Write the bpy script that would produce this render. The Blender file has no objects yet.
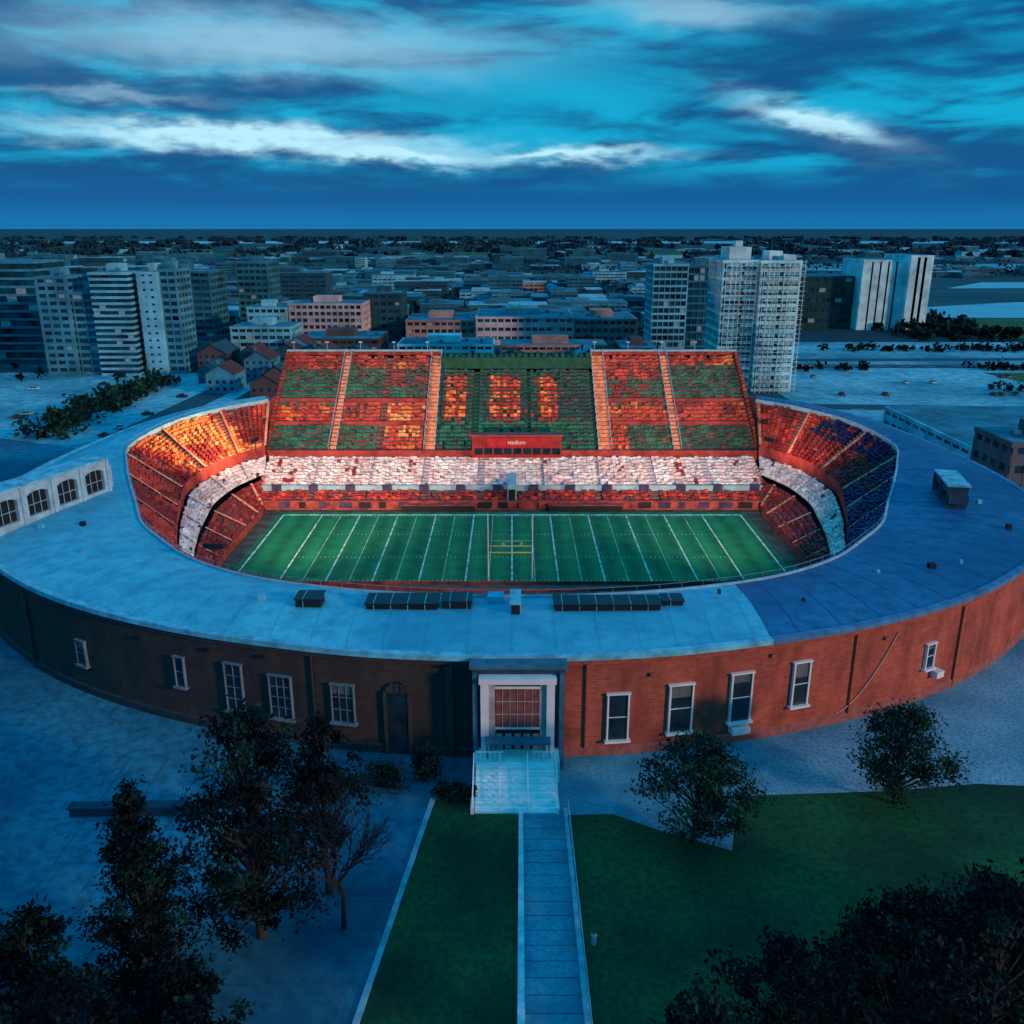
import bpy, math, random
import numpy as np
from mathutils import Vector, Matrix
random.seed(7); rng=np.random.default_rng(7)
S=bpy.context.scene
S.view_settings.view_transform='Standard'; S.view_settings.look='None'; S.view_settings.exposure=0

# ------------------------------------------------------------ materials
def nt_mat(name):
    m=bpy.data.materials.new(name); m.use_nodes=True
    return m,m.node_tree,m.node_tree.nodes['Principled BSDF']
def mat(name,c,rough=.8,var=.25,scale=.5,metal=0.,c2=None,bump=0.,spec=.3,detail=3,coord='Object',emit=None):
    m,nt,b=nt_mat(name)
    N=nt.nodes; L=nt.links
    tc=N.new('ShaderNodeTexCoord')
    n=N.new('ShaderNodeTexNoise'); n.inputs['Scale'].default_value=scale; n.inputs['Detail'].default_value=detail; n.inputs['Roughness'].default_value=.65
    L.new(tc.outputs[coord],n.inputs['Vector'])
    r=N.new('ShaderNodeValToRGB'); L.new(n.outputs['Fac'],r.inputs['Fac'])
    d=c2 if c2 else tuple(max(0,v*(1-var)) for v in c)
    u=c if c2 else tuple(min(1,v*(1+var)) for v in c)
    r.color_ramp.elements[0].position=.35; r.color_ramp.elements[1].position=.65
    r.color_ramp.elements[0].color=(*d,1); r.color_ramp.elements[1].color=(*u,1)
    L.new(r.outputs['Color'],b.inputs['Base Color'])
    b.inputs['Roughness'].default_value=rough; b.inputs['Metallic'].default_value=metal
    b.inputs['Specular IOR Level'].default_value=spec
    if bump:
        bp=N.new('ShaderNodeBump'); bp.inputs['Strength'].default_value=bump; bp.inputs['Distance'].default_value=.1
        n2=N.new('ShaderNodeTexNoise'); n2.inputs['Scale'].default_value=scale*8; n2.inputs['Detail'].default_value=2
        L.new(tc.outputs[coord],n2.inputs['Vector'])
        L.new(n2.outputs['Fac'],bp.inputs['Height']); L.new(bp.outputs['Normal'],b.inputs['Normal'])
    return m
def two_scale(name,c1,c2,s1,s2,c3,f=.5,rough=.85,spec=.2,streak=None):
    """large-scale patches between c1/c2, fine noise towards c3"""
    m,nt,b=nt_mat(name); N=nt.nodes; L=nt.links
    tc=N.new('ShaderNodeTexCoord')
    a=N.new('ShaderNodeTexNoise'); a.inputs['Scale'].default_value=s1; a.inputs['Detail'].default_value=4
    bb=N.new('ShaderNodeTexNoise'); bb.inputs['Scale'].default_value=s2; bb.inputs['Detail'].default_value=5; bb.inputs['Roughness'].default_value=.7
    L.new(tc.outputs['Object'],a.inputs['Vector'])
    if streak:
        mp=N.new('ShaderNodeMapping'); mp.inputs['Scale'].default_value=streak; L.new(tc.outputs['Object'],mp.inputs['Vector']); L.new(mp.outputs[0],bb.inputs['Vector'])
    else: L.new(tc.outputs['Object'],bb.inputs['Vector'])
    r=N.new('ShaderNodeValToRGB'); r.color_ramp.elements[0].position=.38; r.color_ramp.elements[1].position=.62
    r.color_ramp.elements[0].color=(*c1,1); r.color_ramp.elements[1].color=(*c2,1)
    L.new(a.outputs['Fac'],r.inputs['Fac'])
    mr=N.new('ShaderNodeMapRange'); mr.inputs[1].default_value=.42; mr.inputs[2].default_value=.68; mr.inputs[4].default_value=f
    L.new(bb.outputs['Fac'],mr.inputs[0])
    mx=N.new('ShaderNodeMix'); mx.data_type='RGBA'
    L.new(mr.outputs[0],mx.inputs[0]); L.new(r.outputs['Color'],mx.inputs[6]); mx.inputs[7].default_value=(*c3,1)
    L.new(mx.outputs[2],b.inputs['Base Color']); b.inputs['Roughness'].default_value=rough; b.inputs['Specular IOR Level'].default_value=spec
    return m
def brick(name,c1,c2,mortar,stain):
    m,nt,b=nt_mat(name); N=nt.nodes; L=nt.links
    uv=N.new('ShaderNodeUVMap'); uv.uv_map='UVMap'
    br=N.new('ShaderNodeTexBrick'); br.inputs['Scale'].default_value=1.0
    br.inputs['Brick Width'].default_value=1.1; br.inputs['Row Height'].default_value=.42; br.inputs['Mortar Size'].default_value=.035
    br.inputs['Color1'].default_value=(*c1,1); br.inputs['Color2'].default_value=(*c2,1); br.inputs['Mortar'].default_value=(*mortar,1)
    L.new(uv.outputs[0],br.inputs['Vector'])
    n=N.new('ShaderNodeTexNoise'); n.inputs['Scale'].default_value=.12; n.inputs['Detail'].default_value=8; n.inputs['Roughness'].default_value=.7
    mp=N.new('ShaderNodeMapping'); mp.inputs['Scale'].default_value=(1.6,.7,1); L.new(uv.outputs[0],mp.inputs['Vector'])
    L.new(mp.outputs[0],n.inputs['Vector'])
    mr=N.new('ShaderNodeMapRange'); mr.inputs[1].default_value=.40; mr.inputs[2].default_value=.62; mr.inputs[4].default_value=.85
    L.new(n.outputs['Fac'],mr.inputs[0])
    mx=N.new('ShaderNodeMix'); mx.data_type='RGBA'; mx.inputs[7].default_value=(*stain,1)
    L.new(mr.outputs[0],mx.inputs[0]); L.new(br.outputs['Color'],mx.inputs[6]); L.new(mx.outputs[2],b.inputs['Base Color'])
    bp=N.new('ShaderNodeBump'); bp.inputs['Strength'].default_value=.5; bp.inputs['Distance'].default_value=.05
    L.new(br.outputs['Fac'],bp.inputs['Height']); bp.invert=True; L.new(bp.outputs['Normal'],b.inputs['Normal'])
    b.inputs['Roughness'].default_value=.9; b.inputs['Specular IOR Level'].default_value=.15
    return m

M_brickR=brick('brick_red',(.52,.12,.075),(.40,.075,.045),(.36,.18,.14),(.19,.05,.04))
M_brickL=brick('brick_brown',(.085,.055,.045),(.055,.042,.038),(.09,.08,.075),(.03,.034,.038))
M_slate=mat('slate_blue',(.015,.06,.10),scale=.6)
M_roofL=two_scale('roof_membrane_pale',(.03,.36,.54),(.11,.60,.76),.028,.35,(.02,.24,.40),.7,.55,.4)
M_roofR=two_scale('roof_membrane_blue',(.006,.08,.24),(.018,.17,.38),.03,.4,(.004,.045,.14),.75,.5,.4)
M_coping=mat('coping_stone',(.12,.48,.64),scale=.4,var=.35)
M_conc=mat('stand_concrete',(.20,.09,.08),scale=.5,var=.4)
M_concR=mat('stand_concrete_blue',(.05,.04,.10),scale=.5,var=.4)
M_white=mat('white_paint',(.74,.78,.80),rough=.5,var=.08)
M_offwhite=mat('off_white_paint',(.26,.48,.58),rough=.6,var=.2)
M_glass=mat('window_glass',(.01,.025,.04),rough=.12,var=.5,scale=.3,spec=.6)
M_dark=mat('dark_recess',(.006,.012,.018),rough=.7)
M_door=mat('door_red_brown',(.24,.07,.06),rough=.5,scale=1.5)
seatc={'red':(.52,.055,.035),'dred':(.24,.025,.03),'orange':(.82,.20,.05),'green':(.008,.14,.10),'dgreen':(.005,.075,.06),
 'navy':(.006,.02,.10),'blue':(.02,.07,.22),'white':(.80,.74,.75),'pink':(.74,.52,.51),'grey':(.08,.05,.06),'teal':(.008,.05,.065),'amber':(.90,.36,.12)}
SEATN=list(seatc.keys()); SEATM=[mat('seat_'+k,v,rough=.5,var=.45,scale=.5,detail=3) for k,v in seatc.items()]
M_stair=mat('stair_orange',(.75,.28,.15),scale=.7,var=.35)
M_steel=mat('galvanised_steel',(.35,.5,.58),rough=.4,metal=.3)
M_yellow=mat('yellow_paint',(.75,.5,.08),rough=.5)
M_pave=two_scale('plaza_paving',(.008,.10,.18),(.04,.27,.40),.030,.6,(.006,.06,.12),.8)
M_pave2=two_scale('gravel_paving',(.10,.27,.38),(.28,.48,.60),.08,2.2,(.03,.10,.16),.85)
M_lot=two_scale('lot_paving',(.03,.28,.38),(.22,.62,.74),.018,.22,(.008,.10,.16),.7)
M_lotd=two_scale('asphalt_dark',(.006,.04,.065),(.015,.08,.12),.04,.8,(.005,.03,.05),.7)
M_grass=two_scale('lawn',(.004,.050,.026),(.010,.120,.040),.07,1.4,(.002,.022,.018),.85)
M_meadow=two_scale('meadow',(.008,.09,.04),(.05,.17,.05),.02,.3,(.006,.05,.04),.7)
M_ground=two_scale('terrain',(.003,.04,.065),(.015,.12,.15),.003,.02,(.002,.025,.045),.8,streak=(.35,1,1))
M_trunk=mat('bark',(.03,.03,.032),scale=3,bump=.4)
M_leafA=mat('leaf_dark',(.005,.032,.026),scale=.6,var=.5,detail=1,spec=.1)
M_leafB=mat('leaf_mid',(.013,.062,.036),scale=.6,var=.5,detail=1,spec=.1)
M_leafC=mat('leaf_black',(.002,.011,.015),scale=.6,var=.5,detail=1,spec=.05)
M_road=mat('asphalt',(.015,.075,.11),scale=.3,bump=.2)
M_walk=two_scale('walkway_concrete',(.05,.25,.37),(.10,.38,.52),.2,2.,(.03,.15,.24),.7)
M_water=mat('river_water',(.20,.52,.64),rough=.3,var=.2,scale=.02,spec=.5)

# ------------------------------------------------------------ mesh builder
class MB:
    def __init__(s): s.v=[]; s.f=[]; s.m=[]
    def quad(s,a,b,c,d,mi=0):
        i=len(s.v); s.v+= [tuple(a),tuple(b),tuple(c),tuple(d)]; s.f.append((i,i+1,i+2,i+3)); s.m.append(mi)
    def poly(s,pts,mi=0):
        i=len(s.v); s.v+=[tuple(p) for p in pts]; s.f.append(tuple(range(i,i+len(pts)))); s.m.append(mi)
    def box(s,x0,x1,y0,y1,z0,z1,mi=0):
        s.hexa([(x0,y0),(x1,y0),(x1,y1),(x0,y1)],z0,z1,mi)
    def hexa(s,q,z0,z1,mi=0):
        i=len(s.v)
        s.v+=[(p[0],p[1],z0) for p in q]+[(p[0],p[1],z1) for p in q]
        s.f+=[(i+3,i+2,i+1,i),(i+4,i+5,i+6,i+7)]+[(i+k,i+(k+1)%4,i+4+(k+1)%4,i+4+k) for k in range(4)]
        s.m+=[mi]*6
    def obox(s,c,t,n,w,d,z0,z1,mi=0):
        q=[(c[0]+t[0]*a*w/2+n[0]*b*d/2, c[1]+t[1]*a*w/2+n[1]*b*d/2) for a,b in((-1,-1),(1,-1),(1,1),(-1,1))]
        s.hexa(q,z0,z1,mi)
    def tube(s,p,q,r0,r1,mi=0,n=6):
        p=Vector(p);q=Vector(q); d=(q-p)
        if d.length<1e-5: return
        d.normalize(); a=d.orthogonal().normalized(); b=d.cross(a)
        i=len(s.v)
        for P,r in((p,r0),(q,r1)):
            for k in range(n):
                t=2*math.pi*k/n; s.v.append(tuple(P+a*math.cos(t)*r+b*math.sin(t)*r))
        for k in range(n):
            s.f.append((i+k,i+(k+1)%n,i+n+(k+1)%n,i+n+k)); s.m.append(mi)
    def build(s,name,mats,parent=None,smooth=False):
        me=bpy.data.meshes.new(name); me.from_pydata(s.v,[],s.f)
        for m in mats: me.materials.append(m)
        me.polygons.foreach_set('material_index',s.m)
        if smooth: me.polygons.foreach_set('use_smooth',[True]*len(s.f))
        me.update()
        o=bpy.data.objects.new(name,me); S.collection.objects.link(o)
        if parent: o.parent=parent
        return o
def empty(name):
    o=bpy.data.objects.new(name,None); S.collection.objects.link(o); return o
def sheet(name,pts,z,m,parent=None):
    b=MB(); b.poly([(p[0],p[1],z) for p in pts]); return b.build(name,[m],parent)

# ------------------------------------------------------------ stadium curves
O=[(0,101,14.5),(15,101.8,14.5),(28,104.2,14.5),(45,109.3,14.5),(62,117.2,14.5),(76,127,14.5),(90,141,14.5),(99,156,14.6),(104,172,14.8),(104.5,190,15.3),(101,206,16.5),(92,222,19),(80,237,20.5),(70,245,21)]
I=[(0,121,14),(15,122,14),(29,124.8,14),(42,129.5,14),(53,137,14),(61,146,14),(68,155,14.2),(73,165,14.8),(79,177,15.8),(84,188,17),(88,200,18.2),(84,217,20),(75,230,21),(66,238,21.5)]
B=[(0,157,1),(13,157,1),(26,157,1),(38,157,1),(48,157.5,1),(55,159,1),(58.5,162,1),(59.5,168,1),(60,176,1),(60,185,1),(60,194,1),(60,202,1),(60.5,206,1),(62,209,1)]
def mirror(P): return [(-x,y,z) for x,y,z in P[:0:-1]]+P
def spline(P,K=8):
    out=[]
    n=len(P)
    for i in range(n-1):
        p0=np.array(P[max(i-1,0)],float);p1=np.array(P[i],float);p2=np.array(P[i+1],float);p3=np.array(P[min(i+2,n-1)],float)
        for k in range(K):
            t=k/K
            out.append(.5*((2*p1)+(-p0+p2)*t+(2*p0-5*p1+4*p2-p3)*t*t+(-p0+3*p1-3*p2+p3)*t**3))
    out.append(np.array(P[-1],float)); return out
Os,Is,Bs=[spline(mirror(P)) for P in (O,I,B)]
NS=len(Os)
stadium=empty('football_stadium')

arc=[0]
for i in range(1,NS): arc.append(arc[-1]+np.linalg.norm((Os[i]-Os[i-1])[:2]))
def wall_piece(name,i0,i1,m):
    b=MB(); uv=[]
    for i in range(i0,i1):
        a,c=Os[i],Os[i+1]
        b.quad((a[0],a[1],0),(c[0],c[1],0),(c[0],c[1],c[2]-.6),(a[0],a[1],a[2]-.6))
        uv+=[(arc[i],0),(arc[i+1],0),(arc[i+1],c[2]-.6),(arc[i],a[2]-.6)]
    o=b.build(name,[m],stadium)
    l=o.data.uv_layers.new(name='UVMap')
    for k,u in enumerate(uv): l.data[k].uv=u
mid=NS//2
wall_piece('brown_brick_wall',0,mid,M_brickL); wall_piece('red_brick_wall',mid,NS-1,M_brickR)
def outn(i):
    a=Os[max(i-1,0)];c=Os[min(i+1,NS-1)]; t=(c-a)[:2]; t/=np.linalg.norm(t); return t,np.array([t[1],-t[0]])
b=MB()
for i in range(NS-1):
    a,c=Os[i],Os[i+1]; ta,na=outn(i); tc_,nc=outn(i+1)
    for d,z0,z1,mi in((.55,-.45,.3,0),(.22,-1.2,-.45,1)):
        A=a[:2]+na*d;C=c[:2]+nc*d;A2=a[:2]-na*.5;C2=c[:2]-nc*.5
        mm=mi if mi==0 else (1 if i<mid else 2)
        if mi==0 and a[0]>33.5: mm=5
        b.quad((*A,a[2]+z0),(*C,c[2]+z0),(*C,c[2]+z1),(*A,a[2]+z1),mm)
        b.quad((*A,a[2]+z1),(*C,c[2]+z1),(*C2,c[2]+z1),(*A2,a[2]+z1),mm)
        b.quad((*A2,a[2]+z0),(*C2,c[2]+z0),(*C,c[2]+z0),(*A,a[2]+z0),mm)
    b.quad((*(a[:2]-na*.5),a[2]-.6),(*(c[:2]-nc*.5),c[2]-.6),(*(c[:2]-nc*.5),c[2]+.3),(*(a[:2]-na*.5),a[2]+.3),0)
    A=a[:2]+na*.25;C=c[:2]+nc*.25
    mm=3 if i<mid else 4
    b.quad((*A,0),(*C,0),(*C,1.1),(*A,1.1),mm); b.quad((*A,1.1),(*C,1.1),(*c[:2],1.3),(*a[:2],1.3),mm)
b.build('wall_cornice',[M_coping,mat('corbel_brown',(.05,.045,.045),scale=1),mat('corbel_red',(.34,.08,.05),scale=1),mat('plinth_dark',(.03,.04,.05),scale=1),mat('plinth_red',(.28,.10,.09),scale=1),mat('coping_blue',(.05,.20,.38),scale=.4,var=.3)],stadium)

# roof
b=MB()
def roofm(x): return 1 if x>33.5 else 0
for i in range(NS-1):
    a,c,e,f=Os[i],Os[i+1],Is[i+1],Is[i]
    n=4
    for k in range(n):
        p=[a+(f-a)*(k/n),c+(e-c)*(k/n),c+(e-c)*((k+1)/n),a+(f-a)*((k+1)/n)]
        hz=[.8*math.sin(math.pi*q/n) for q in(k,k,k+1,k+1)]
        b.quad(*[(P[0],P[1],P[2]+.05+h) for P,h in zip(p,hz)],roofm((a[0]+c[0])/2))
    for (zl,zh,mi) in ((-1.6,.4,2),):
        b.quad((f[0],f[1],f[2]+zl),(e[0],e[1],e[2]+zl),(e[0],e[1],e[2]+zh),(f[0],f[1],f[2]+zh),mi)
        df=(a-f)[:2]; df/=np.linalg.norm(df); de=(c-e)[:2]; de/=np.linalg.norm(de)
        b.quad((f[0]+df[0]*.4,f[1]+df[1]*.4,f[2]),(e[0]+de[0]*.4,e[1]+de[1]*.4,e[2]),(e[0]+de[0]*.4,e[1]+de[1]*.4,e[2]+zh),(f[0]+df[0]*.4,f[1]+df[1]*.4,f[2]+zh),mi)
        b.quad((f[0],f[1],f[2]+zh),(e[0],e[1],e[2]+zh),(e[0]+de[0]*.4,e[1]+de[1]*.4,e[2]+zh),(f[0]+df[0]*.4,f[1]+df[1]*.4,f[2]+zh),mi)
b.build('ring_roof',[M_roofL,M_roofR,M_offwhite],stadium,smooth=False)
b=MB()
for i in range(2,NS-2,3):
    a,f=Os[i],Is[i]; t,n_=outn(i)
    n=4
    for k in range(n):
        P=a+(f-a)*(k/n);Q=a+(f-a)*((k+1)/n)
        P=P.copy();Q=Q.copy();P[2]+=.12+.8*math.sin(math.pi*k/n);Q[2]+=.12+.8*math.sin(math.pi*(k+1)/n)
        w=t*(.03 if roofm(a[0])==0 else .05)
        b.quad((P[0]-w[0],P[1]-w[1],P[2]),(P[0]+w[0],P[1]+w[1],P[2]),(Q[0]+w[0],Q[1]+w[1],Q[2]),(Q[0]-w[0],Q[1]-w[1],Q[2]),roofm(a[0]))
b.build('roof_seams',[mat('seam_pale',(.04,.30,.46)),mat('seam_blue',(.01,.08,.20))],stadium)

b=MB()
def rbox(x0,x1,y0,y1,h,zb=14.4):
    b.box(x0,x1,y0,y1,zb,zb+h,0); b.box(x0-.2,x1+.2,y0-.2,y1+.2,zb+h,zb+h+.18,2)
    k=x0+1
    while k<x1-.5: b.box(k,k+.08,y0-.1,y1+.1,zb,zb+h+.22,1); k+=2.4
rbox(-20.5,-10.5,114.6,118.2,1.3); rbox(-9.8,-5.8,115,118.2,1.5); rbox(-30.5,-27,115,118,1.8)
rbox(6,20.8,114.1,117.3,1.4); rbox(21.5,24.3,116,118.5,1.1)
b.box(-.3,1.3,113,118,14.4,16.6,1); b.box(-.1,1.1,112.85,113,14.6,16.3,0)
b.box(-3.5,-1.2,117.5,119.5,14.4,15.6,1)
b.tube((-24,116.5,14.3),(-10,119.2,15.2),.09,.09,1,5); b.tube((-22,119.6,14.9),(23,119.8,14.9),.1,.1,1,5)
for _ in range(16):
    s=random.choice((-1,1)); i=mid+s*random.randint(14,70); t=random.uniform(.2,.8)
    P=Os[i]*(1-t)+Is[i]*t; w=random.uniform(.2,.6)
    b.box(P[0]-w,P[0]+w,P[1]-w,P[1]+w,P[2]+.3,P[2]+1.0+w,random.choice((0,1)))
b.build('roof_plant',[M_dark,M_coping,mat('skylight_cap',(.006,.02,.032),rough=.35)],stadium)
b=MB()
for i in range(0,NS-1,2):
    f,e=Is[i],Is[min(i+2,NS-1)]
    b.tube((f[0],f[1],f[2]+.4),(f[0],f[1],f[2]+1.2),.04,.04,0,4)
    b.tube((f[0],f[1],f[2]+1.2),(e[0],e[1],e[2]+1.2),.04,.04,0,4)
b.build('roof_guard_rail',[mat('rail_grey',(.15,.28,.36))],stadium)

def gallery(name,p0,p1,h,bays,depth,zb,mw,side=1,pw=2.2):
    b=MB(); p0=np.array(p0,float);p1=np.array(p1,float); L=np.linalg.norm(p1-p0); t=(p1-p0)/L; n=np.array([t[1],-t[0]])*side
    c=(p0+p1)/2
    b.obox(c-n*.35,t,n,L-.5,depth-.8,zb,zb+h-.3,1)
    b.obox(c,t,n,L,depth,zb+h-1.5,zb+h,0)
    b.obox(c,t,n,L+.6,depth+.6,zb+h,zb+h+.35,2)
    b.obox(c,t,n,L,depth,zb-.8,zb+1.3,0)
    bw=L/bays
    for k in range(bays+1):
        q=p0+t*(k*bw)
        b.obox(q,t,n,pw,depth-.05,zb+1.3,zb+h-1.5,0)
        b.obox(q+n*(depth/2),t,n,.7,.5,zb-.5,zb+h,0)
    for k in range(bays):
        r=(bw-pw)/2; zt=zb+h-1.5; cx=p0+t*(k*bw+bw/2)
        for sgn in(-1,1):
            for m in range(5):
                a0=(m+.5)/5
                hh=(1-math.sqrt(max(0,1-a0*a0)))*.8
                b.obox(cx+t*sgn*r*a0,t,n,r/5+.02,depth-.1,zt-hh,zt,0)
        for dx in(-r*.33,r*.33): b.obox(cx+t*dx+n*(depth/2-.45),t,n,.1,.1,zb+1.3,zt,0)
        b.obox(cx+n*(depth/2-.45),t,n,2*r,.1,zb+3.2,zb+3.3,0)
    return b.build(name,[mw,M_dark,M_coping],stadium)
gallery('roof_arcade',(-96,132),(-83,172),7.2,6,4.5,15.0,M_offwhite)
gallery('roof_gatehouse',(84,160),(86.5,171),4.5,2,3.5,15.2,M_slate,-1,1.6)

# ------------------------------------------------------------ wall windows
b=MB()
def at(x):
    for i in range(mid-60,mid+60):
        if Os[i][0]<=x<=Os[i+1][0]:
            f=(x-Os[i][0])/(Os[i+1][0]-Os[i][0]); p=Os[i][:2]*(1-f)+Os[i+1][:2]*f
            t=(Os[i+1]-Os[i])[:2]; t/=np.linalg.norm(t); return p,t,np.array([t[1],-t[0]])
def window(x,z0,z1,w,nm=2,fm=0,rows=2,F=.22):
    p,t,n=at(x)
    b.obox(p+n*.10,t,n,w,.24,z0,z1,1)
    for s in(-1,1): b.obox(p+t*s*(w/2+F/2)+n*.2,t,n,F,.5,z0,z1,fm)
    b.obox(p+n*.2,t,n,w+2*F+.3,.6,z1,z1+F,fm); b.obox(p+n*.3,t,n,w+2*F+.5,.9,z0-.3,z0,fm)
    for k in range(1,nm): b.obox(p+t*(-w/2+w*k/nm)+n*.25,t,n,.08,.16,z0,z1,fm)
    for k in range(1,rows+1): b.obox(p+n*.24,t,n,w,.13,z0+(z1-z0)*k/(rows+1)-.05,z0+(z1-z0)*k/(rows+1)+.05,fm)
    if random.random()<.6: b.obox(p+n*.225,t,n,w-.05,.02,z1-(z1-z0)*random.uniform(.15,.4),z1-.02,6)
window(-63,4.8,8.6,1.8,1,5,1,.13); window(-45.5,5.8,10.2,1.4,1,5,1,.13)
window(-37.3,3.7,10.6,2.4,2,5,3,.14); window(-30.6,3.6,9.8,3.,3,5,3,.14); window(-22,4.2,9.6,2.9,3,5,2,.14)
window(13.7,2.3,8.9,2.5,1,0,1); window(22.0,2.8,9.6,2.9,1,0,1); window(30.3,3.2,10.2,2.7,1,0,1); window(38.9,4.2,10.6,2.2,1,0,1)
window(60.5,5.0,8.8,1.5,1,0,1)
p,t,n=at(30.3); b.obox(p+n*.5,t,n,2.6,1.4,1.6,2.5,0)
p,t,n=at(62.2); b.obox(p+n*.5,t,n,1.6,1.2,3.2,4.2,0)
p,t,n=at(-14.8)
b.obox(p+n*.16,t,n,2.8,.3,0.2,9.2,1)
for k in range(7):
    a=math.pi*k/6; q=p+t*1.4*math.cos(a)
    b.obox(q+n*.16,t,n,.5,.34,9.0,9.3+1.2*math.sin(a),3)
for k in range(5):
    a=(k-2)/2.6; b.obox(p+t*a*1.2+n*.15,t,n,.6,.3,9.2,9.2+1.3*math.sqrt(max(0,1-a*a)),1)
for s in(-1,1): b.obox(p+t*s*1.6+n*.2,t,n,.4,.5,0,9.2,3)
for x in(-75,-8): 
    p,t,n=at(x); b.obox(p+n*.1,t,n,1.0,.7,0,13.2,3)
for x in(66.5,): 
    p,t,n=at(x); b.obox(p+n*.1,t,n,.7,.5,0,13.2,4)
for x in(-26,9.5,47,):
    p,t,n=at(x); b.obox(p+n*.22,t,n,.15,.25,1.2,13.4,3 if x<0 else 4)
for x,z in((-52,11.5),(-41,11.8),(18,11.2),(34.5,12),(52,11.5),(26,1.9),(-33,12)):
    p,t,n=at(x); b.obox(p+n*.2,t,n,.7,.35,z,z+.5,1 if x<0 else 4)
b.build('wall_windows_and_doors',[M_white,M_glass,M_offwhite,mat('arch_stone_dark',(.04,.045,.05)),mat('brick_pier_red',(.32,.09,.06),scale=2),mat('frame_grey',(.12,.20,.26)),mat('window_blind_dark',(.10,.12,.13))],stadium)

b=MB(); prev=None
for k in range(14):
    f=k/13; x=44+9*f; z=1.6+10.6*f**1.7
    p,t,n=at(x+1); q=(p[0]+n[0]*.15,p[1]+n[1]*.15,z)
    if prev: b.tube(prev,q,.1,.1,0,5)
    prev=q
b.build('wall_conduit',[mat('conduit_pink',(.6,.33,.28))],stadium)

# ------------------------------------------------------------ entrance
b=MB()
b.box(-5,6.6,98.6,102.5,0,14.1,0); b.box(-5.3,6.9,98.3,102.5,14.1,14.5,1)
b.box(-4.9,-4.3,97.8,98.6,0,13.6,1); b.box(5.9,6.5,97.8,98.6,0,13.6,1)
b.box(-3.9,-2.9,97.4,98.6,3,12.6,2); b.box(4.3,5.3,97.4,98.6,3,12.6,2); b.box(-4.1,5.5,97.2,98.6,12.6,13.3,2)
b.box(-2.9,4.3,98.0,98.58,3,12.6,4)
for x in(-2.9,3.5): b.box(x,x+.8,97.8,98.0,3,12.6,5)
b.box(-2.1,3.5,97.8,98.0,11.7,12.0,2); b.box(-2.1,3.5,97.8,98.0,6.0,6.3,2)
for k in range(6):
    x=-2.0+k*.92; b.box(x,x+.78,97.85,98.0,6.3,11.7,3)
    b.box(x+.78,x+.88,97.78,98.0,6.3,11.7,5)
for z in(8.1,9.9): b.box(-2.05,3.45,97.79,97.85,z,z+.1,5)
b.box(-3.4,4.8,95.8,97.3,5.0,5.3,1)
for x in(-3.2,4.5): b.box(x,x+.2,96,96.2,3,5.0,1)
for k in range(5): b.box(-2.0+k*1.15,-1.2+k*1.15,97.9,98.0,3.05,5.3,5)
b.build('entrance_portal',[M_slate,mat('slate_trim',(.04,.15,.23)),M_white,M_door,M_dark,mat('door_rail',(.36,.34,.36))],stadium)
b=MB()
b.box(-4.6,5.9,95.2,98.4,0,3.0,0)
ns=14
for k in range(ns):
    y1=95.2-k*.44; b.box(-4.4,5.2,y1-.44,y1,0,3-(k+1)*3/(ns+1),0 if k%2 else 1)
for x in(-4.9,5.2):
    b.hexa([(x,88.9),(x+.4,88.9),(x+.4,95.2),(x,95.2)],0,.9,1)
for x in(-4.7,-1.5,1.9,5.4):
    for k in range(9):
        y=89.3+k*.72; z=max(0,3-(95.2-y)/.44*3/(ns+1)) ; b.tube((x,y,z),(x,y,z+1.3),.06,.06,1,5)
    b.tube((x,89.2,1.4),(x,95.2,4.3),.08,.08,1,5)
for k in range(18): 
    x=-4.5+k*.6
    if not -1<x<2.5: b.tube((x,95.4,3),(x,95.4,4.3),.05,.05,1,4)
b.tube((-4.5,95.4,4.3),(-1,95.4,4.3),.07,.07,1,5); b.tube((2.5,95.4,4.3),(5.7,95.4,4.3),.07,.07,1,5)
b.build('entrance_steps',[mat('step_stone_pale',(.50,.86,.92),scale=1,var=.12),mat('step_white',(.85,.92,.94),var=.06)],stadium)

# ------------------------------------------------------------ stands
def prof(i,f):
    Bp,Ip=Bs[i],Is[i]; p=Bp+(Ip-Bp)*f; H=Ip[2]-.8
    if f<=.30: z=1.2+(H-1)*.22*(f/.30)
    elif f<=.50: z=1.2+(H-1)*(.25+.18*(f-.30)/.2)
    else: z=1.2+(H-1)*(.50+.50*(f-.5)/.5)
    return np.array([p[0],p[1],z])
stands=MB(); seats=MB()
def seatbox(P,t,n,col,w=.9,h=.75):
    mi=SEATN.index(col)
    seats.obox((P[0]+random.uniform(-.08,.08),P[1]+random.uniform(-.08,.08)),t,n,w,.6,P[2],P[2]+h*random.uniform(.6,1.35),mi)
tiers=[(.0,.28,6,'low'),(.31,.49,6,'white'),(.53,1.0,15,'up')]
def patch(x,y):
    return math.sin(x*.21+1.3)+math.sin(y*.33+x*.12)+.8*math.sin(x*.55-y*.41+2)
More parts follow.
